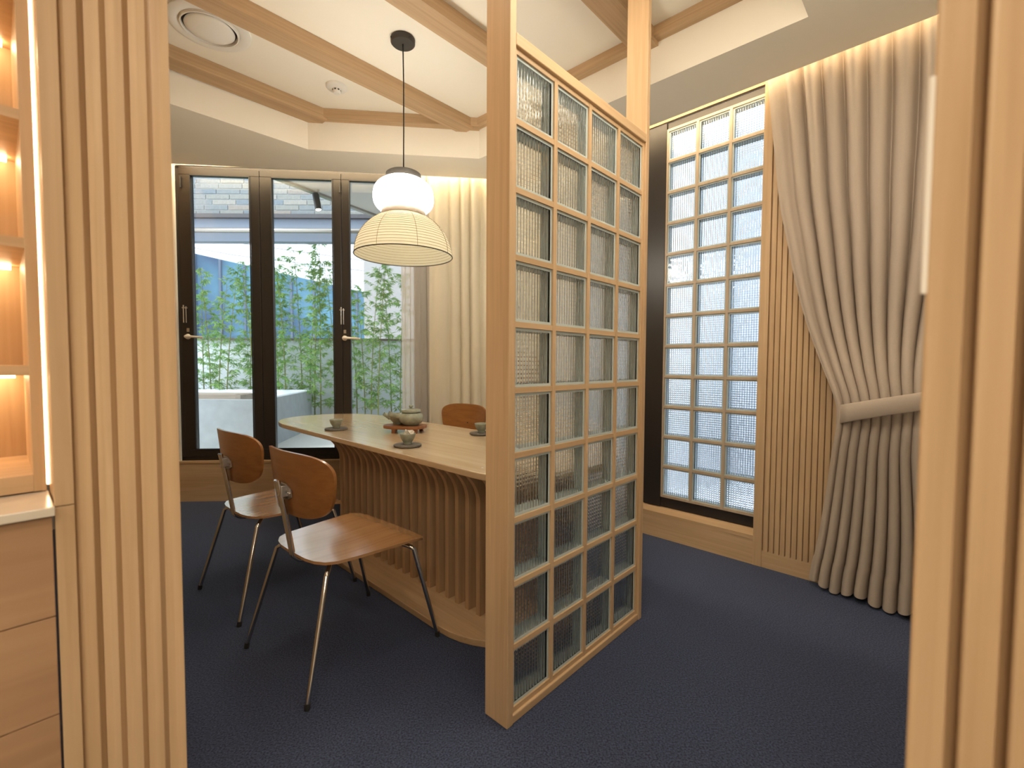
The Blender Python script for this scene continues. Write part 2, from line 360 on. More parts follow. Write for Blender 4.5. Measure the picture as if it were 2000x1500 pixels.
# ------------------------------------------------------------------ right (window) wall
wr = empty('wall_right', WO, WY); tag(wr, 'right hand wall with vertical ribbed maple slats behind the tied curtain', 'wall', kind='structure')
ob('base_panel', B(-1.9, .167, 0, .10, 0, .172), 'maple_x', wr)
ob('sill', MB().add([(-1.9, -.002, .150), (.165, -.002, .150), (.165, .115, .150), (-1.9, .115, .150), (-1.9, -.002, .172), (.165, -.002, .172), (.165, .115, .192), (-1.9, .115, .192)],
   [(0, 3, 2, 1), (4, 5, 6, 7), (0, 1, 5, 4), (1, 2, 6, 5), (2, 3, 7, 6), (3, 0, 4, 7)]), 'maple_x', wr)
ob('header', B(-1.95, 2.6, .09, .18, 2.80, 3.0), 'plaster', wr)
ob('header_trim', B(-.9, .17, .08, .095, 2.796, 2.82), 'maple_x', wr)
ob('corner_trim', B(.137, .185, -.004, .16, 0, 2.95), 'maple_z', wr, bevel=.0015)
ob('slat_backing', B(.185, 2.4, .016, .10, .0, 2.95), 'maple_z', wr)
ob('skirting', B(.185, 2.4, 0, .018, 0, .095), 'maple_x', wr)
sl = MB(); 
sl.prism([(0, .018), (.0015, .004), (.003, .0), (.0245, .0), (.0262, .004), (.0275, .018)], .095, 2.95)
slm = sl.mesh('slat', 'maple_z')
for i in range(34): link('slat', slm, wr, (.19 + .0285 * i, 0, 0))
w2 = empty('window_2', WO, WY); tag(w2, 'window of square ribbed glass blocks in a black frame beside the slatted wall', 'window', kind='structure')
GX0, GX1, GZ0, GZ1 = -.487, .135, .262, 2.74
s = MB(); s.box(-.615, GX0, .075, .155, .192, 2.785); s.box(GX0, .137, .085, .155, .192, GZ0); s.box(GX0, .137, .085, .155, GZ1, 2.785)
ob('frame', s, 'black_metal', w2, bevel=.002)
s = MB(); s.box(-1.84, -.62, .085, .15, .192, .27); s.box(-1.84, -.62, .085, .15, 2.71, 2.785); s.box(-.69, -.62, .085, .15, .27, 2.71); s.box(-1.27, -1.18, .085, .15, .27, 2.71); s.box(-1.84, -1.76, .085, .15, .27, 2.71)
ob('frame', s, 'black_metal', w2)
ob('pane', B(-1.76, -.69, .118, .122, .27, 2.71), 'clear_glass', w2)
cw, chh = (GX1 - GX0 - .008) / 3, (GZ1 - GZ0 - .008) / 12
bmw = block_mesh(cw - .016, chh - .016, .06, 12)
gx0, gz0 = GX0 + .004, GZ0 + .004
for i in range(4): ob('mullion', B(gx0 + i * cw - .008, gx0 + i * cw + .008, .078, .15, GZ0, GZ1), 'bar_wood', w2)
for j in range(13): ob('glazing_bar', B(GX0, GX1, .079, .149, gz0 + j * chh - .008, gz0 + j * chh + .008), 'bar_wood', w2)
for i in range(3):
    for j in range(12): link('glass_block', bmw, w2, (gx0 + (i + .5) * cw, .117, gz0 + (j + .5) * chh))
# ------------------------------------------------------------------ partition
pt = empty('glass_block_partition', PO, DY)
tag(pt, 'freestanding maple framed screen of forty square ribbed glass blocks in mid room', 'partition')
cs = .21; PB = .036
ob('post', B(-.032, -.004, -.010, .092, 0, ZT), 'maple_z', pt, bevel=.002)
ob('post', B(.844, .872, -.010, .092, 0, ZT), 'maple_z', pt, bevel=.002)
ob('bottom_rail', B(-.004, .844, -.008, .090, 0, PB - .008), 'maple_x', pt, bevel=.003)
ob('top_rail', B(-.004, .844, -.010, .092, PB + 10 * cs + .008, PB + 10 * cs + .046), 'maple_x', pt, bevel=.003)
for i in range(5):
    x = i * cs; x0, x1 = x - .009, x + .009
    if i == 0: x0 = -.004
    if i == 4: x1 = .844
    ob('mullion', B(x0, x1, 0, .082, PB - .008, PB + 10 * cs + .008), 'maple_z', pt)
for j in range(11):
    z = PB + j * cs; ob('glazing_bar', B(-.003, .843, .001, .081, z - .009, z + .009), 'maple_x', pt)
bmp = block_mesh(cs - .019, cs - .019, .068, 12, .0017)
for i in range(4):
    for j in range(10): link('glass_block', bmp, pt, ((i + .5) * cs, .041, PB + (j + .5) * cs))

# ------------------------------------------------------------------ walls out of view, hall
def wall(name, p, q, label, mat='plaster', z0=0, z1=3.0, th=.08):
    p, q = Vector(p), Vector(q); a = math.atan2((q - p).y, (q - p).x)
    o = ob(name, B(0, (q - p).length, 0, th, z0, z1), mat, None, (p.x, p.y, 0), a); return tag(o, label, 'wall', kind='structure')
wall('wall_left', (-3.05, 3.95), (-.86, 1.02), 'plain side wall hidden behind the ribbed maple pillar', 'maple_z')
wall('wall_front', (.47, .43), (2.75, 2.02), 'plain wall running back from the blurred maple door post', 'plaster', th=.06)
wall('wall_hall_right', (2.6, 1.3), (2.6, -2.1), 'plain cream wall on the right side of the hall', 'plaster')
wall('wall_hall_back', (2.6, -2.1), (-3.2, -2.1), 'plain cream wall behind the viewpoint', 'plaster')
wall('wall_hall_left', (-3.2, -2.1), (-3.2, 3.9), 'plain cream wall on the far left of the hall', 'plaster')
wall('wall_hall_front', (2.7, 1.35), (.49, .40), 'maple lined wall beside the blurred door post', 'maple_z')

# ------------------------------------------------------------------ left slatted pillar
wp = empty('wall_left', (-.578, .80, 0), 0); tag(wp, 'thick vertical maple ribs of the pillar between lit shelves and dining room', 'pillar', kind='structure')
ob('backing', B(-.187, -.041, .013, .045, 0, SO), 'maple_z', wp)
ob('flat_board', B(-.187, -.153, .0, .013, 0, SO), 'maple_z', wp, bevel=.001)
def rib(wd):
    return MB().prism([(0, .014), (0, .003), (.0015, 0), (wd * .52, 0), (wd - .002, .003), (wd - (.0115 if wd > .0305 else 0), .014)], 0, SO)
xs = [(-.7205, -.694), (-.684, -.655), (-.646, -.617), (-.609, -.578)]
for a, b_ in xs: ob('slat', rib(b_ - a), 'maple_z', wp, (a + .578, 0, 0))
# ------------------------------------------------------------------ right door post (very near)
tp = empty('trim_1', (.354, .40, 0), 0); tag(tp, 'blurred near maple door post with vertical ribs at the right edge', 'door post', kind='structure')
ob('backing', B(.036, .32, .014, .035, 0, SO), 'maple_z', tp)
rb = MB(); rb.prism([(.016, .016), (0.001, .003), (.0015, .001), (.005, 0), (.031, 0), (.035, .003), (.038, .016)], 0, SO)
rbm = rb.mesh('slat', 'maple_z')
for i in range(6): link('slat', rbm, tp, (.001 + .0455 * i, 0, 0))
pl = ob('wall_plate', MB().box(-.0018, .004, .002, .0048, 1.232, 1.415), 'white_plate', None, (.354, .40, 0), 0, bevel=.001)
tag(pl, 'narrow off-white plate on the inner side of the blurred door post', 'plate')

# ------------------------------------------------------------------ shelf cabinet on the left
cb = empty('shelf_cabinet', (-.75, .80, 0), R(48)); tag(cb, 'built-in maple cabinet with lit open shelves above three drawers at left edge', 'cabinet')
NY = .13
ob('filler_panel', B(-.0335, -.009, 0, .02, .925, SO), 'maple_z', cb, bevel=.0008)
ob('filler_panel', B(-.0335, -.009, 0, .02, 0, .9235), 'maple_z', cb, bevel=.0008)
ob('reveal_panel', B(-.0315, -.012, .02, NY + .02, .90, SO), 'maple_z', cb)
ob('side_stile', B(-.053, -.036, NY, NY + .30, .93, SO), 'maple_z', cb, bevel=.0008)
ob('back_panel', B(-1.0, -.053, NY + .27, NY + .29, .93, SO), 'maple_z', cb)
ob('led_strip', B(-.0355, -.0325, NY + .004, NY + .010, .94, SO), 'led', cb)
ob('base_board', B(-1.0, -.053, NY, NY + .27, .931, .962), 'maple_x', cb)
for z in (1.145, 1.376, 1.603, 1.84, 2.08, 2.32):
    sh = ob('shelf', B(-1.0, -.053, NY + .003, NY + .27, z, z + .018), 'maple_x', cb)
    ob('light_bar', B(-.98, -.066, NY + .235, NY + .250, z - .010, z), 'led', sh)
    area('shelf_light', (0, 0, 0), .5, .015, .36, WARM).matrix_world = Matrix.Translation((-.75, .80, 0)) @ Matrix.Rotation(R(48), 4, 'Z') @ Matrix.Translation((-.33, NY + .22, z - .014))
area('shelf_light', (0, 0, 0), .5, .015, .2, WARM).matrix_world = Matrix.Translation((-.75, .80, 0)) @ Matrix.Rotation(R(48), 4, 'Z') @ Matrix.Translation((-.33, NY + .22, 2.6))
ob('carcass', B(-1.0, -.037, .03, NY + .3, .08, .905), 'gap_dark', cb)
for k in range(5):
    z1 = .908 - .1715 * k; dw = ob('drawer', B(-.62, -.037, 0, .02, z1 - .1695, z1), 'drawer_wood', cb, bevel=.0008)
ct = ob('countertop', B(-1.0, -.0335, -.012, NY + .01, .912, .928), 'counter_stone', None, (-.75, .80, 0), R(48), bevel=.002); ct.location.z = 0
tag(ct, 'pale polished stone counter slab on top of the drawers', 'countertop')

# ------------------------------------------------------------------ curtains
def interp(tab, z):
    tab = sorted(tab)
    if z <= tab[0][0]: return tab[0][1]
    for (a, va), (b_, vb) in zip(tab, tab[1:]):
        if z <= b_: t = (z - a) / (b_ - a); return va + (vb - va) * t
    return tab[-1][1]
def drape(name, mat, parent, fn, nu, nz, z0, z1, th=.0025):
    mb = MB(); vs = []
    for j in range(nz + 1):
        z = z0 + (z1 - z0) * j / nz
        for i in range(nu + 1): vs.append(fn(i / nu, z))
    fs = [(j * (nu + 1) + i, j * (nu + 1) + i + 1, (j + 1) * (nu + 1) + i + 1, (j + 1) * (nu + 1) + i) for j in range(nz) for i in range(nu)]
    mb.add(vs, fs); o = ob(name, mb, mat, parent, smooth=True)
    return o
rc = empty('tied_curtain', WO, WY); tag(rc, 'floor length beige curtain gathered by a tieback in front of the slatted wall', 'curtain')
SL = [(2.76, .158), (2.73, .161), (2.33, .205), (2.04, .238), (1.84, .28), (1.62, .323), (1.37, .389), (1.21, .451), (1.06, .511), (.99, .546), (.90, .552), (.82, .535), (.68, .515), (.49, .494), (.24, .465), (.03, .43)]
SR = [(2.76, 1.45), (2.3, 1.42), (1.8, 1.33), (1.3, 1.16), (1.0, 1.03), (.9, 1.03), (.6, 1.10), (.0, 1.2)]
NF = 15
rnd = [random.uniform(-.5, .5) for _ in range(40)]
def rfn(u, z):
    L0 = sum(interp(SL, z + q) for q in (-.08, -.04, 0, .04, .08)) / 5; R0 = sum(interp(SR, z + q) for q in (-.24, -.16, -.08, 0, .08, .16, .24)) / 7
    tie = math.exp(-((z - .95) / .28) ** 2)
    ph = NF * u + .35 * math.sin(5 * u + 1) + .03 * math.sin(2.3 * z + 9 * u)
    k = int(ph) % 40; a = 1 + .3 * rnd[k] * math.sin(math.pi * (ph % 1)) ** 2
    wv = math.sin(2 * math.pi * ph); wv = math.copysign(abs(wv) ** .75, wv)
    first = min(1, max(0, (u - .03) / .09)) if z > .95 else min(1, max(0, (u - .02) / .05))
    amp = (.030 if z > .95 else .036) * a * (1 - .35 * tie) * (.25 + .75 * first)
    base = -.050 - .075 * tie - (.10 * (1 - z / .95) * u * 1.3 if z < .95 else 0)
    sx = L0 + (R0 - L0) * u + .010 * math.cos(2 * math.pi * ph) * first
    y = min(base + amp * wv - .0, -.006)
    zz = z
    if z < .06: zz = z + .012 * math.sin(ph * 1.7)
    return (sx, y, max(.012, zz))
drape('fabric', 'drape', rc, rfn, NF * 14, 90, .02, 2.93)
# turned hem along the bottom edge, seen as a second layer
def hemfn(u, z):
    x, y, zz = rfn(u, z); return (x - .001, y - .004, zz)
drape('hem', 'drape', rc, hemfn, NF * 14, 8, .02, .16)
tb = MB(); n = 60; vs = []
for i in range(n + 1):
    u = i / n; x = .540 + .53 * u
    bulge = -.15 - .045 * math.sin(math.pi * min(1, u * 1.2)) + (.16 * max(0, u - .72) / .28) + .05 * max(0, .08 - u) / .08
    zc = .925 + .13 * u + .01 * math.sin(3 * u)
    hh = .047 - .006 * math.sin(math.pi * u)
    for k, (dy, dz) in enumerate(((.0, -hh), (-.004, -hh + .004), (-.004, hh - .004), (0, hh), (.004, 0))):
        vs.append((x, bulge + dy + .002 * math.sin(40 * u), zc + dz))
tb.add(vs, [(i * 5 + k, (i + 1) * 5 + k, (i + 1) * 5 + (k + 1) % 5, i * 5 + (k + 1) % 5) for i in range(n) for k in range(5)])
tb.add([vs[k] for k in range(5)], [(0, 1, 2, 3, 4)])
ob('tieback', tb, 'drape', rc, smooth=True, flatangle=60)

bc = empty('cream_curtain', BO, BY); tag(bc, 'full length cream curtain hanging in folds at the right of the dark window', 'curtain')
def bfn(x0, x1, nf, amp, y0, seed):
    rr = [random.Random(seed + i).uniform(.5, 1.3) for i in range(60)]
    def fn(u, z):
        ph = nf * u + .3 * math.sin(7 * u + seed) + .06 * math.sin(1.5 * z + u * 8); k = int(ph) % 60
        wv = math.sin(2 * math.pi * ph); wv = math.copysign(abs(wv) ** .8, wv)
        return (x0 + (x1 - x0) * u + .012 * math.cos(2 * math.pi * ph), y0 + amp * rr[k] * wv, z)
    return fn
drape('fabric', 'drape_cream', bc, bfn(2.06, 2.74, 6, .022, -.075, 3), 6 * 16, 30, .02, 2.93)
sc_ = empty('sheer_curtain', BO, BY); tag(sc_, 'thin translucent white sheer hanging between window and cream curtain', 'curtain')
drape('fabric', 'sheer', sc_, bfn(1.835, 2.20, 7, .014, -.030, 11), 7 * 14, 20, .02, 2.93)
wc = empty('side_sheer', WO, WY); tag(wc, 'white sheer curtain glowing behind the glass blocks of the screen', 'curtain')
drape('fabric', 'sheer', wc, bfn(-1.78, -.98, 10, .022, -.05, 5), 8 * 14, 20, .02, 2.93)

# cove lights in the two curtain slots
def slot_light(name, orig, ang, x0, x1, y, power):
    m = Matrix.Translation(orig) @ Matrix.Rotation(ang, 4, 'Z') @ Matrix.Translation(((x0 + x1) / 2, y, 2.87))
    area(name, (0, 0, 0), x1 - x0, .012, power, (1, .78, .50)).matrix_world = m
slot_light('cove_light', BO, BY, 0, 2.7, -.145, 15)
slot_light('cove_light', WO, WY, -1.2, 1.6, -.092, 11)

# ------------------------------------------------------------------ ceiling fittings
v = empty('ceiling_vent', (-1.622, 2.556, ZT)); v.scale = (1.10, 1.10, 1); tag(v, 'round white air vent with a domed disc in the ceiling at top left', 'vent')
ob('outer_ring', MB().lathe([(.176, 0), (.176, -.008), (.165, -.014), (.135, -.014), (.128, -.010), (.122, .0), (.118, .0), (.118, -.0005)], 48), 'white_plastic', v, smooth=True, flatangle=50)
ob('throat', MB().lathe([(.124, -.001), (.113, -.003), (0, -.003)], 48), 'gap_dark', v)
ob('disc', MB().lathe([(.0, -.036), (.045, -.035), (.085, -.030), (.100, -.022), (.106, -.016), (.104, -.010), (.09, -.006)], 48), 'white_plastic', v, smooth=True)
ob('inner_ring', MB().lathe([(.125, -.004), (.123, -.020), (.118, -.022), (.114, -.004)], 48), 'white_plastic', v, smooth=True, flatangle=50)
sd = empty('smoke_detector', (-1.145, 3.085, ZT)); tag(sd, 'small round white smoke detector on the cream ceiling between beams', 'smoke detector')
ob('base', MB().lathe([(.066, 0), (.066, -.010), (.060, -.016), (.038, -.020), (0, -.020)], 32), 'white_plastic', sd, smooth=True, flatangle=50)
ob('sensor', MB().lathe([(.026, -.02), (.026, -.034), (.020, -.046), (0, -.048)], 24), 'white_plastic', sd, smooth=True, flatangle=50)
g = MB()
for k in range(8):
    a = 2 * math.pi * k / 8; c_, s_ = math.cos(a), math.sin(a); g.add([(.0265 * c_ - .006 * s_, .0265 * s_ + .006 * c_, -.024), (.0265 * c_ + .006 * s_, .0265 * s_ - .006 * c_, -.024), (.0265 * c_ + .006 * s_, .0265 * s_ - .006 * c_, -.033), (.0265 * c_ - .006 * s_, .0265 * s_ + .006 * c_, -.033)], [(0, 1, 2, 3)])
ob('sensor_slots', g, 'gap_dark', sd)
# pendant
pd = empty('pendant_lamp', (-.612, 2.642, ZT)); tag(pd, 'two tier paper lantern pendant glowing above the dining table', 'lamp')
dz = -ZT
ob('canopy', MB().lathe([(0, 0), (.064, 0), (.066, -.003), (.066, -.024), (.060, -.030), (0, -.030)], 36), 'lamp_metal', pd, smooth=True, flatangle=45)
ob('screw', MB().tube([(-.045, -.035, -.018), (-.056, -.044, -.018)], .004, 8), 'black_matte', pd)
ob('screw', MB().tube([(.04, -.04, -.022), (.05, -.05, -.022)], .004, 8), 'black_matte', pd)
ob('cable', MB().tube([(0, 0, -.03), (.003, 0, -.25), (.002, 0, -.5), (0, 0, 2.23 + dz)], .0035, 8), 'cable', pd, smooth=True)
ob('top_cap', MB().lathe([(0, 2.232), (.088, 2.232), (.096, 2.226), (.098, 2.194), (.094, 2.190), (0, 2.190)], 40), 'lamp_metal', pd, (0, 0, dz), smooth=True, flatangle=45)
gp = []
for k in range(25):
    t = -1 + 2 * k / 24; z = 2.097 + .101 * t; r_ = .166 * (1 - abs(t) ** 2.6 * (.68 if t > 0 else .84)) ** .62
    gp.append((r_, z)); 
    if k < 24: gp.append((r_ - .0008 + 0, z + .004))
ob('upper_globe', MB().lathe(gp, 48), 'globe_paper', pd, (0, 0, dz), smooth=True)
ob('neck_ring', MB().lathe([(.09, 2.030), (.118, 2.028), (.123, 2.012), (.120, 1.996), (.09, 1.994)], 40), 'grey_wood', pd, (0, 0, dz), smooth=True, flatangle=45)
dp = [(.098, 1.998), (.125, 1.990), (.155, 1.975), (.185, 1.953), (.212, 1.926), (.234, 1.895), (.251, 1.862), (.262, 1.830), (.268, 1.800), (.270, 1.775)]
def dome_r(z):
    for (ra, za), (rb_, zb) in zip(dp, dp[1:]):
        if zb <= z <= za: t = (za - z) / (za - zb); return ra + (rb_ - ra) * t
    return dp[-1][0]
prof = []; rings = []
nR = 19
# arc-length spaced hoops with shallow pleats between them
al = [0]
for (ra, za), (rb_, zb) in zip(dp, dp[1:]): al.append(al[-1] + math.hypot(rb_ - ra, zb - za))
def at(sv):
    for i in range(len(dp) - 1):
        if sv <= al[i + 1] + 1e-9: t = (sv - al[i]) / (al[i + 1] - al[i]); return dp[i][0] + (dp[i + 1][0] - dp[i][0]) * t, dp[i][1] + (dp[i + 1][1] - dp[i][1]) * t
    return dp[-1]
for k in range(nR + 1):
    r_, z = at(al[-1] * k / nR); rings.append((r_, z)); prof.append((r_, z))
    if k < nR: r1, z1 = at(al[-1] * (k + .5) / nR); prof.append((r1 - .0022, z1 - .0015))
ob('lower_dome', MB().lathe(prof, 64), 'dome_paper', pd, (0, 0, dz), smooth=True)
th_ = MB()
for r_, z in rings[1:-1]:
    th_.tube([(r_ * math.cos(a), r_ * math.sin(a), z) for a in [2 * math.pi * k / 64 for k in range(65)]], .0009, 5, caps=False)
for k in range(8):
    a = 2 * math.pi * k / 8 - .3; th_.tube([((r_ + .0006) * math.cos(a), (r_ + .0006) * math.sin(a), z) for r_, z in rings], .0011, 5)
ob('hoops', th_, 'rib_thread', pd, (0, 0, dz))
ob('rim', MB().tube([(.270 * math.cos(a), .270 * math.sin(a), 1.774) for a in [2 * math.pi * k / 64 for k in range(65)]], .0030, 6, caps=False), 'lamp_metal', pd, (0, 0, dz), smooth=True)
for z, e, rr_ in ((1.92, 2.5, .045), (2.10, 0, 0)):
    if e:
        l = bpy.data.lights.new('lamp_bulb', 'POINT'); l.energy = e; l.color = (1, .84, .60); l.shadow_soft_size = rr_
        lo = bpy.data.objects.new('lamp_bulb', l); lo.location = (-.612, 2.642, z); C.objects.link(lo)
bl = ob('bulb', MB().lathe([(0, 1.978), (.02, 1.975), (.03, 1.962), (.03, 1.955), (0, 1.955)], 16), 'white_plastic', pd, (0, 0, dz), smooth=True)

bl_ = empty('added_globe_lamp', (.55, 1.25, ZT)); tag(bl_, 'unseen white paper globe lamp added above the frame to light the ceiling', 'lamp')  # extra lamp added out of view to brighten ceiling and soffit
ob('cable', MB().tube([(0, 0, 0), (0, 0, -.36)], .0035, 8), 'cable', bl_)
ob('canopy', MB().lathe([(0, 0), (.05, 0), (.05, -.025), (0, -.025)], 24), 'lamp_metal', bl_)
ob('globe', MB().lathe([(max(.001, .13 * math.sin(math.pi * k / 16)), -.49 + .13 * math.cos(math.pi * k / 16)) for k in range(17)], 32), 'globe_paper_soft', bl_, smooth=True)
# ------------------------------------------------------------------ dining table
tb_ = empty('dining_table', (-.109, 1.814, 0), TY); tag(tb_, 'long rounded maple dining table on a base of curved vertical slats', 'table')
def sup(c, hw, hl, x0, x1, bc_, e=2.3, n=20):
    """rounded outline: straight sides between x0 and x1, super-ellipse ends of length hl=(left,right)"""
    pts = []
    for k in range(n + 1):
        a = -math.pi / 2 + math.pi * k / n; ca, sa = math.cos(a), math.sin(a)
        pts.append((x1 + hl[1] * abs(ca) ** (2 / e), bc_ + hw * math.copysign(abs(sa) ** (2 / e), sa)))
    for k in range(n + 1):
        a = math.pi / 2 + math.pi * k / n; ca, sa = math.cos(a), math.sin(a)
        pts.append((x0 - hl[0] * abs(ca) ** (2 / e), bc_ + hw * math.copysign(abs(sa) ** (2 / e), sa)))
    return pts
ob('tabletop', MB().prism(sup(0, .400, (.52, .27), -2.0, -.05, .385), .712, .74), 'tabletop', tb_, bevel=.004)
ob('base_plate', MB().prism(sup(0, .367, (.38, .38), -1.45, -.26, .340, 2.1), 0.001, .03), 'maple_x', tb_, bevel=.003)
# slats round a stadium path; slat local: x = thickness, -y = outwards
curve = []
for k in range(9):
    t = k / 8; curve.append((-.105 * (t ** 2.0), .55 + .162 * t))
prof = [(0, .03)] + curve + [(c_[0] + .052, c_[1]) for c_ in reversed(curve)] + [(.048, .03)]
sm = MB(); n = len(prof)
sm.add([(-.0125, y, z) for y, z in prof] + [(.0125, y, z) for y, z in prof], [tuple(range(n)), tuple(range(2 * n - 1, n - 1, -1))] + [(i, n + i, n + (i + 1) % n, (i + 1) % n) for i in range(n)])
slat_me = sm.mesh('slat', 'slat_base')
bm = bmesh.new(); bm.from_mesh(slat_me); bmesh.ops.recalc_face_normals(bm, faces=bm.faces); bm.to_mesh(slat_me); bm.free()
rad = .21; CB = .358; xa, xb = -1.50, -.20; step = .0755
x = xb - .0
while x > xa - .001:
    link('slat', slat_me, tb_, (x, CB - rad, 0), 0); link('slat', slat_me, tb_, (x, CB + rad, 0), math.pi); x -= step
nn = 9
for k in range(1, nn):
    a = -math.pi / 2 + math.pi * k / nn
    link('slat', slat_me, tb_, (xb + rad * math.cos(a), CB + rad * math.sin(a), 0), a + math.pi / 2)
    a2 = math.pi / 2 + math.pi * k / nn
    link('slat', slat_me, tb_, (xa + rad * math.cos(a2) - .0, CB + rad * math.sin(a2), 0), a2 + math.pi / 2)
ob('screw_cap', MB().lathe([(0, .7405), (.004, .7405), (.005, .7400)], 12, (-.075, .06)), 'steel', tb_)

# ------------------------------------------------------------------ chairs
def superpts(a, b_, e, n):
    return [(a * math.copysign(abs(math.cos(t)) ** (2 / e), math.cos(t)), b_ * math.copysign(abs(math.sin(t)) ** (2 / e), math.sin(t))) for t in [2 * math.pi * k / n for k in range(n)]]
def shell(outline, surf, th, rings=8):
    """closed plate: scaled rings of an outline put on surf(u,v,side)"""
    mb = MB(); n = len(outline); vs = []
    for side in (0, 1):
        for r_ in range(rings + 1):
            f_ = r_ / rings
            for (x, y) in outline: vs.append(surf(x * f_, y * f_, side * th))
    fs = []
    for side in (0, 1):
        o_ = side * (rings + 1) * n
        for r_ in range(rings):
            for k in range(n):
                q = (o_ + r_ * n + k, o_ + r_ * n + (k + 1) % n, o_ + (r_ + 1) * n + (k + 1) % n, o_ + (r_ + 1) * n + k)
                fs.append(q if side else q[::-1])
    a0, b0 = rings * n, (rings + 1) * n + rings * n
    fs += [(a0 + k, a0 + (k + 1) % n, b0 + (k + 1) % n, b0 + k) for k in range(n)]
    return mb.add(vs, fs)
def finish(o):
    bm = bmesh.new(); bm.from_mesh(o.data); bmesh.ops.remove_doubles(bm, verts=bm.verts, dist=1e-5); bmesh.ops.recalc_face_normals(bm, faces=bm.faces)
    for e in bm.edges:
        if len(e.link_faces) == 2 and e.calc_face_angle(0) > R(50): e.smooth = False
    bm.to_mesh(o.data); bm.free()
def arc(p0, p1, p2, n=6):
    p0, p1, p2 = Vector(p0), Vector(p1), Vector(p2)
    return [(1 - t) ** 2 * p0 + 2 * t * (1 - t) * p1 + t * t * p2 for t in [k / n for k in range(n + 1)]]
def make_chair():
    ch = empty('dining_chair')
    # seat outline (right, forward)
    half = [(.0, -.213), (.10, -.210), (.150, -.200), (.190, -.178), (.214, -.140), (.225, -.07), (.236, .02), (.246, .12), (.250, .18), (.243, .222), (.215, .243), (.12, .252), (0, .255)]
    outl = half + [(-x, y) for x, y in reversed(half[1:-1])]
    def ssurf(x, y, s):
        z = .452 - .006 * math.exp(-((y + .03) / .13) ** 2) * (1 - (x / .26) ** 2) - .9 * max(0, y - .17) ** 1.5 * .9
        return (x, y, z - .011 + s)
    o = ob('seat', shell(outl, ssurf, .011), 'seat_ply', ch, smooth=True); finish(o)
    ol = [(x * (1 + .09 * (y / .123)), y) for x, y in superpts(.250, .123, 3.6, 64)]
    def bsurf(x, zz, s):
        y = -.236 + .97 * x * x - .11 * zz
        return (x, y + s, .722 + zz)
    o = ob('backrest', shell(ol, bsurf, .011), 'chair_ply', ch, smooth=True); finish(o)
    for sx in (-1, 1):
        p = arc((sx * .10, .12, .424), (sx * .225, .165, .427), (sx * .237, .180, .405)) + [Vector((sx * .265, .282, .012))]
        l_ = ob('leg', MB().tube(p, .0088, 12), 'chrome', ch, smooth=True, flatangle=50)
        ob('foot_cap', MB().tube([(sx * .2645, .280, .022), (sx * .2655, .283, 0)], .0098, 10), 'black_matte', l_)
        p = arc((sx * .09, -.10, .424), (sx * .185, -.16, .427), (sx * .203, -.182, .405)) + [Vector((sx * .262, -.285, .012))]
        l_ = ob('leg', MB().tube(p, .0088, 12), 'chrome', ch, smooth=True, flatangle=50)
        ob('foot_cap', MB().tube([(sx * .2612, -.283, .022), (sx * .2622, -.286, 0)], .0098, 10), 'black_matte', l_)
    fr = MB()
    fr.tube([(-.10, .12, .424), (.10, .12, .424)], .0088, 10); fr.tube([(-.09, -.10, .424), (.09, -.10, .424)], .0088, 10)
    fr.tube([(-.10, .12, .424), (-.09, -.10, .424)], .0088, 10); fr.tube([(.10, .12, .424), (.09, -.10, .424)], .0088, 10)
    ob('seat_frame', fr, 'chrome', ch, smooth=True, flatangle=50)
    bt = MB()
    for sx in (-1, 1):
        p = [Vector((sx * .0085, .10, .408)), Vector((sx * .0085, -.10, .407))] + arc((sx * .0085, -.13, .407), (sx * .0085, -.212, .398), (sx * .0085, -.213, .46), 8) + [Vector((sx * .0085, -.236, .60)), Vector((sx * .0085, -.262, .735))]
        bt.tube(p, .0078, 10)
    ob('back_tube', bt, 'chrome', ch, smooth=True, flatangle=50)
    bk = MB(); bk.box(-.024, .024, -.258, -.233, .672, .716)
    br = ob('bracket', bk, 'steel', ch, bevel=.003)
    # tapered plate lying on the back of the shell
    def bp(x, z): return (x, bsurf(x, z - .722, 0)[1] - .002, z)
    pl_ = MB(); vs = [bp(0, .660), bp(.022, .660), bp(.052, .674), bp(.052, .704), bp(.022, .722), bp(-.022, .722), bp(-.052, .704), bp(-.052, .674), bp(-.022, .660)][1:]
    vs2 = [(x, y - .004, z) for x, y, z in vs]; n_ = len(vs)
    pl_.add(vs + vs2, [tuple(range(n_)), tuple(range(2 * n_ - 1, n_ - 1, -1))] + [(i, n_ + i, n_ + (i + 1) % n_, (i + 1) % n_) for i in range(n_)])
    o = ob('bracket_plate', pl_, 'steel', ch); finish(o)
    sw = MB()
    for x in (-.036, .036, .046):
        ob('screw', MB().tube([(x, bp(x, .689)[1] - .003, .689), (x, bp(x, .689)[1] - .009, .689)], .0045, 10), 'chrome', ch)
    ob('screw', MB().tube([(-.03, -.258, .728), (-.012, -.262, .728)], .006, 10), 'chrome', ch)
    ob('screw', MB().tube([(0, bsurf(0, -.027, .011)[1], .695), (0, bsurf(0, -.027, .011)[1] + .003, .695)], .005, 10), 'black_matte', ch)
    return ch
G = 'plywood chairs around the dining table'
c1 = make_chair(); c2 = copy_tree(c1); c3 = copy_tree(c1)
c1.location = (-.70, 1.905, 0); c1.rotation_euler.z = R(49.5 - 90)
c2.location = (-1.223, 2.40, 0); c2.rotation_euler.z = R(50 - 90)
tc_ = (-.109 + -1.51 * math.cos(TY) - .995 * math.sin(TY), 1.814 - 1.51 * math.sin(TY) + .995 * math.cos(TY))
c3.location = (*tc_, 0); c3.rotation_euler.z = R(-131 - 90)
tag(c1, 'bent plywood and chrome chair nearest the viewer, its seat fully in view', 'chair', G)
tag(c2, 'bent plywood and chrome chair nearer the dark window, its seat shining white', 'chair', G)
tag(c3, 'bent plywood chair facing us from the far side of the table', 'chair', G)

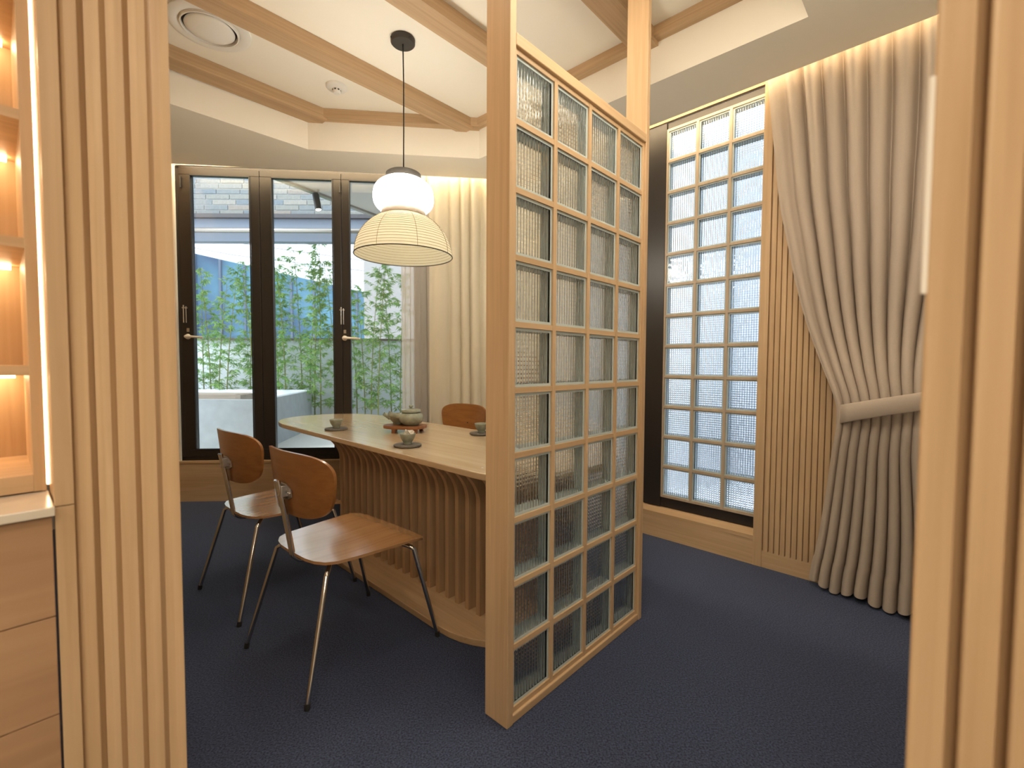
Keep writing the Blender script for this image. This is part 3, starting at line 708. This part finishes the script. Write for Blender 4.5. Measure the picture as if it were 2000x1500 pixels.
# ------------------------------------------------------------------ things on the table
def T(a, b_, z=.74):
    return (-.109 + a * math.cos(TY) - b_ * math.sin(TY), 1.814 + a * math.sin(TY) + b_ * math.cos(TY), z)
def saucer(a, b_, label):
    o = ob('saucer', MB().lathe([(0, 0.0005), (.066, .0005), (.071, .004), (.071, .011), (.067, .013), (.05, .0125), (0, .0115)], 40), 'stone_dark', None, T(a, b_), smooth=True, flatangle=50)
    return tag(o, label, 'saucer', 'saucers on the table')
def cup(a, b_, label):
    o = ob('teacup', MB().lathe([(0, 0), (.021, 0), (.022, .004), (.020, .009), (.026, .018), (.036, .034), (.041, .052), (.042, .056), (.040, .057), (.038, .052), (.032, .034), (.02, .018), (0, .014)], 40), 'celadon', None, T(a, b_, .74 + .0118), smooth=True)
    return tag(o, label, 'cup', 'small tea cups')
saucer(-1.551, .13, 'round dark saucer nearest the window end of the table'); cup(-1.551, .13, 'small empty grey green tea cup nearest the window end of the table')
saucer(-.716, .119, 'round dark saucer under the cup that holds a paper packet'); cup(-.716, .119, 'small grey green tea cup with a pale paper packet in it')
saucer(-.752, .668, 'round dark saucer half hidden behind the wooden screen post'); cup(-.752, .668, 'small grey green tea cup half hidden behind the wooden screen post')
pk = MB(); vs = []
for j in range(4):
    for i in range(5):
        vs.append((-.024 + .012 * i, .004 * math.sin(i * 2.1 + j * 1.3), .0 + .017 * j + .004 * math.sin(i * 1.7 + j)))
vs += [(x, y + .004, z) for x, y, z in vs]
fs = [(j * 5 + i, j * 5 + i + 1, (j + 1) * 5 + i + 1, (j + 1) * 5 + i) for j in range(3) for i in range(4)]
fs += [tuple(20 + q for q in reversed(f_)) for f_ in fs]
rim = [0, 1, 2, 3, 4, 9, 14, 19, 18, 17, 16, 15, 10, 5]
fs += [(rim[k], rim[k - 1], 20 + rim[k - 1], 20 + rim[k]) for k in range(len(rim))]
pk.add(vs, fs)
o = ob('tea_packet', pk, 'packet', None, (*T(-.722, .125)[:2], .775), R(18)); o.rotation_euler = (R(-22), R(14), R(15))
tag(o, 'small crumpled off-white paper packet standing in a tea cup', 'packet')
o = ob('tea_packet', pk, 'packet', None, (*T(-.71, .135)[:2], .772), R(18)); o.rotation_euler = (R(12), R(-38), R(-25))
tag(o, 'second paper packet leaning lower behind the first in the cup', 'packet')
ts = empty('serving_board', T(-1.17, .40), R(-10)); tag(ts, 'reddish wooden tea board on short feet under the teapot', 'board')
ob('top', MB().prism(superpts(.135, .095, 2.6, 40), .026, .044), 'walnut', ts, bevel=.003)
for x, y in ((-.045, -.07), (.09, -.055), (-.09, .05), (.085, .06)): ob('foot', B(x - .011, x + .011, y - .010, y + .010, 0, .026), 'walnut', ts)
tx, ty, tz = T(-1.17, .40)
tp_ = empty('teapot', (tx + .040, ty - .012, .784 + .0005)); tag(tp_, 'squat grey green lidded teapot with a straight side handle', 'teapot')
ob('body', MB().lathe([(0, 0), (.045, 0), (.050, .006), (.066, .018), (.077, .038), (.078, .052), (.070, .070), (.056, .079), (.052, .080)], 44), 'celadon', tp_, smooth=True)
ob('handle', MB().tube([(-.055, -.03, .052), (-.085, -.045, .062), (-.125, -.062, .078)], [.016, .013, .018], 16), 'celadon', tp_, smooth=True, flatangle=50)
lid = ob('lid', MB().lathe([(.050, .080), (.061, .083), (.061, .094), (.056, .099), (.02, .104), (0, .105)], 40), 'celadon', tp_, smooth=True, flatangle=50)
ob('knob', MB().lathe([(.009, .103), (.008, .112), (.0135, .116), (.0135, .124), (.010, .127), (0, .127)], 20), 'celadon', lid, smooth=True, flatangle=50)
sb = empty('pouring_bowl', (tx - .050, ty + .028, .784 + .0005)); tag(sb, 'grey green bowl with a pouring lip behind the teapot', 'bowl')
ob('body', MB().lathe([(0, 0), (.030, 0), (.033, .004), (.032, .010), (.048, .026), (.060, .048), (.064, .066), (.062, .068), (.056, .048), (.04, .024), (0, .014)], 40), 'celadon', sb, smooth=True)
ob('spout', MB().tube([(-.045, -.03, .045), (-.062, -.042, .060), (-.078, -.052, .072)], [.016, .013, .012], 12), 'celadon', sb, smooth=True, flatangle=50)

# ------------------------------------------------------------------ terrace outside
FZ = .22
o = ob('terrace_floor', MB().prism([(-9, 4.03), (.1, 4.27), (2.6, 6.4), (2.6, 9.2), (-9, 9.2)], FZ - .1, FZ), 'terrace_stone'); tag(o, 'pale stone terrace floor outside the dark window', 'terrace', kind='structure')
o = ob('outdoor_ground', B(-60, 60, 9.2, 90, -3.2, -3.0), 'concrete'); tag(o, 'distant grey street ground beyond the terrace wall', 'ground', kind='structure')
o = ob('side_ground', B(2.7, 30, -8, 9.2, -.42, -.32), 'asphalt'); tag(o, 'pale ground outside the glass block window', 'ground', kind='structure')
o = ob('parapet_wall', B(-9, 2.5, 7.45, 7.6, FZ, 1.53), 'white_render'); tag(o, 'low white terrace wall behind the bamboo', 'wall', kind='structure')
o = ob('wall_coping', B(-9, 2.5, 7.40, 7.65, 1.53, 1.565), 'coping'); tag(o, 'thin dark coping along the top of the white terrace wall', 'coping', kind='structure')
pb = empty('planter_box', (-4.1, 5.0, FZ)); tag(pb, 'grey concrete planter box outside the left window pane', 'planter')
ob('front_wall', B(-1.6, 1.37, 0, .08, 0, .55), 'concrete', pb)
ob('side_wall', MB().prism([(1.37, 0), (1.40, .05), (1.18, 1.75), (1.10, 1.72), (1.30, .05)], 0, .55), 'concrete', pb)
ob('soil', B(-1.6, 1.13, .08, 1.7, .38, .40), 'white_render', pb)
ob('rear_wall', B(-1.6, 1.16, 1.70, 1.78, 0, .56), 'white_render', pb)
be = empty('wooden_seat', (-4.1, 5.5, FZ)); tag(be, 'weathered wooden slatted seat lying on the concrete planter box', 'seat')
for k in range(3): ob('slat', B(-1.5, .82, .12 * k, .12 * k + .10, .50, .575), 'bench_wood', be, bevel=.004)
ob('end_board', B(.82, .88, -.01, .35, .48, .57), 'bench_wood', be)
ob('support', B(-1.5, .8, .02, .32, .40, .50), 'bench_wood', be)
# high brick wall with beam, fascia and awning roller
YB = 6.5
bw_ = empty('brick_wall', (-4.6, YB, 0)); tag(bw_, 'pale grey brick wall above the terrace beam', 'wall', kind='structure')
def zy(y): return 1.17 + (712 - y) / 906 * YB
BZ = 3.20
ob('mortar_bed', B(-1.2, 5.0, .012, .25, BZ, 4.15), 'mortar', bw_)
bms = [MB().box(0, .315, 0, .03, 0, .060).mesh('brick', 'brick%d' % i) for i in range(5)]
rb_ = random.Random(3)
for r_ in range(13):
    z = BZ + .008 + r_ * .0725; x = -1.0 - rb_.uniform(0, .3)
    while x < 3.5:
        o = link('brick', bms[rb_.choice([0, 0, 1, 1, 2, 3, 4])], bw_, (x, rb_.uniform(-.004, .004), z)); x += .327
o = ob('steel_beam', MB().box(-5.8, .4, YB - .10, YB + .2, BZ - .055, BZ - .002), 'steel_beam'); tag(o, 'dark steel beam under the grey brick wall', 'beam', kind='structure')
o = ob('fascia_panel', B(-5.8, .4, YB - .04, YB + .1, BZ - .36, BZ - .056), 'fascia_grey'); tag(o, 'blue grey fascia panel under the dark steel beam', 'panel', kind='structure')
aw = ob('awning_roller', MB().tube([(-5.8, YB - .12, 2.965), (.4, YB - .12, 2.965)], .032, 14), 'tube_metal', smooth=True); tag(aw, 'horizontal metal awning tube crossing in front of the fascia', 'awning')
cn = ob('terrace_canopy', MB().prism([(-2.5, 4.08), (1.5, 4.3), (1.5, 6.35), (-1.42, 6.0)], 2.95, 3.08), 'canopy'); tag(cn, 'pale sloping edged canopy roof over the terrace at upper right', 'canopy', kind='structure')
ob('edge_trim', MB().prism([(-2.56, 4.07), (-2.50, 4.07), (-1.42, 6.02), (-1.48, 6.04)], 2.93, 3.10), 'tube_metal', cn)
sp = empty('spotlight', (-2.03, 4.85, 2.95)); tag(sp, 'small dark cylindrical spotlight hanging from the terrace canopy', 'spotlight')
ob('stem', MB().tube([(.03, 0, 0), (.02, 0, -.05)], .012, 10), 'tube_metal', sp)
ob('housing', MB().tube([(.0, 0, -.04), (.028, .0, -.20)], .033, 18), 'lamp_metal', sp, smooth=True, flatangle=50)
ob('lens', MB().tube([(.0281, 0, -.2005), (.0285, .0, -.203)], .026, 18), 'lens', sp)
# blue glass building and pale building beyond
gb = empty('office_building', (0, 0, 0)); tag(gb, 'blue glass office building far beyond the terrace bamboo', 'building')
gm = MB(); gm.add([(-24, 24, -3), (6, 34, -3), (6, 40, -3), (-24, 34, -3), (-24, 24, 8.47), (6, 34, 2.62), (6, 40, 2.62), (-24, 34, 8.47)], [(0, 3, 2, 1), (4, 5, 6, 7), (0, 1, 5, 4), (1, 2, 6, 5), (2, 3, 7, 6), (3, 0, 4, 7)])
ob('facade', gm, 'curtain_wall', gb)
for k in range(26):
    t = (k + .5) / 26; x, y = -24 + 30 * t, 24 + 10 * t - .06; ob('fin', B(x - .06, x + .06, y - .06, y + .06, -3, 8.45 - 5.85 * t), 'building_frame', gb)
for z in (-.5, 1.1, 2.3):
    ob('floor_band', MB().add([(-24, 23.9, z), (6, 33.9, z), (6, 34.1, z), (-24, 24.1, z), (-24, 23.9, z + .25), (6, 33.9, z + .25), (6, 34.1, z + .25), (-24, 24.1, z + .25)], [(0, 3, 2, 1), (4, 5, 6, 7), (0, 1, 5, 4), (1, 2, 6, 5), (2, 3, 7, 6), (3, 0, 4, 7)]), 'building_frame', gb)
bb = ob('pale_building', B(-2.86, 3.6, 9.0, 11, -3, 7), 'beige_wall'); tag(bb, 'plain pale grey building behind the right hand bamboo', 'building')
for k, (z0, z1) in enumerate(((3.9, 3.2), (3.6, 3.0))):
    o = ob('overhead_wire', MB().tube([(-9, 9.3, z0 + .3), (-5.5, 9.3, (z0 + z1) / 2), (-2.9, 9.3, z1)], .008, 5), 'wire')
    tag(o, ['upper thin wire crossing the bright sky beside the pale building', 'lower thin wire crossing the bright sky beside the pale building'][k], 'wire')

# bamboo
def bamboo(x, y, h, seed, zb, nl):
    rd = random.Random(seed); root = empty('bamboo_plant', (x, y, zb))
    lean = (rd.uniform(-.14, .14), rd.uniform(-.08, .08))
    def pos(t): return Vector((lean[0] * t * t * h * .6, lean[1] * t * h * .5, t * h))
    cm = MB(); n_ = 10
    cm.tube([pos(k / n_) for k in range(n_ + 1)], [.011 * (1 - .75 * k / n_) for k in range(n_ + 1)], 6)
    for k in range(1, 9): 
        p = pos(k / 9.); cm.tube([p - Vector((0, 0, .006)), p + Vector((0, 0, .006))], .0125 * (1 - .7 * k / 9), 6)
    ob('culm', cm, 'culm', root, smooth=True)
    lv = [MB(), MB()]; br = MB()
    nb = int(h * 22)
    for b_ in range(nb):
        t = .10 + .9 * (b_ + rd.random()) / nb; p = pos(t); a = rd.uniform(0, 2 * math.pi); ln = rd.uniform(.12, .34) * (1.15 - .6 * t)
        dr = Vector((math.cos(a), math.sin(a), rd.uniform(.2, .9))).normalized(); q = p + dr * ln * .6; e = p + dr * ln + Vector((0, 0, -ln * .12))
        br.tube([p, q, e], [.0025, .0018, .001], 3, caps=False)
        for k in range(nl):
            s_ = rd.uniform(.25, 1); c_ = p.lerp(q, s_ * 1.6) if s_ < .6 else q.lerp(e, (s_ - .6) / .4)
            az = a + rd.uniform(-1.3, 1.3); pz = rd.uniform(-.8, .45); L_ = rd.uniform(.05, .10); W_ = L_ * rd.uniform(.08, .11)
            dv = Vector((math.cos(az) * math.cos(pz), math.sin(az) * math.cos(pz), math.sin(pz))); sv = dv.cross(Vector((rd.uniform(-.5, .5), rd.uniform(-.5, .5), 1))).normalized()
            mid = c_ + dv * L_ * .45; tip = c_ + dv * L_ - Vector((0, 0, L_ * .15))
            lv[rd.random() < .4].add([c_, mid + sv * W_, tip, mid - sv * W_], [(0, 1, 2), (0, 2, 3)])
    ob('branches', br, 'culm', root)
    for i, mn in enumerate(('leaf_green', 'leaf_pale')):
        o = ob('leaves', lv[i], mn, root); o['kind'] = 'stuff'
    return root
rows = [('the left pane', [(-4.83, 2.25), (-4.70, 2.0), (-4.53, 2.35), (-4.36, 2.1), (-4.19, 2.3), (-4.00, 2.5)]),
        ('the middle pane', [(-3.62, 2.25), (-3.46, 2.3), (-3.31, 2.5), (-3.20, 2.65), (-3.05, 2.4), (-2.93, 2.45), (-2.80, 2.7)]),
        ('the right pane', [(-2.37, 2.2), (-2.21, 2.1), (-2.09, 2.35), (-1.96, 2.5), (-1.84, 2.3), (-1.68, 2.3)])]
ords = ['first', 'second', 'third', 'fourth', 'fifth', 'sixth', 'seventh']
k = 0
for pn, lst in rows:
    for i, (X, h) in enumerate(lst):
        r_ = bamboo(X, 6.93 + .10 * ((k * 7) % 4 - 1.5), h, 100 + k, FZ, 22); k += 1
        tag(r_, '%s slender green bamboo from the left seen through %s' % (ords[i], pn), 'bamboo', 'bamboo plants in a row on the terrace')
for X, h, lb in ((-3.82, 2.4, 'bamboo standing mostly behind the black mullion between left and middle panes'), (-2.60, 2.4, 'bamboo standing mostly behind the black mullion beside the lamp')):
    tag(bamboo(X, 6.9, h, 300 + int(-X * 10), FZ, 22), lb, 'bamboo', 'bamboo plants in a row on the terrace')
pc = ob('planting_bed', B(-6.2, .6, 6.78, 7.42, FZ, FZ + .03), 'soil'); tag(pc, 'strip of dark soil under the row of bamboo', 'planting bed', kind='structure')
nw = empty('block_backdrop', WO, WY); tag(nw, 'unseen panelled backdrop added to tone the light through the glass block window', 'building')  # light and dark panels added out of view to pattern the glass blocks
ob('core', B(-1.6, 7.5, 4.56, 4.9, -.3, 5.6), 'fascia_grey', nw)
pnm = B(0, .8, 0, .05, 0, .75).mesh('panel', 'pale_panel')
for i in range(7):
    for j in range(4): link('panel', pnm, nw, (-1.5 + 1.3 * i, 4.51, -.2 + 1.35 * j))
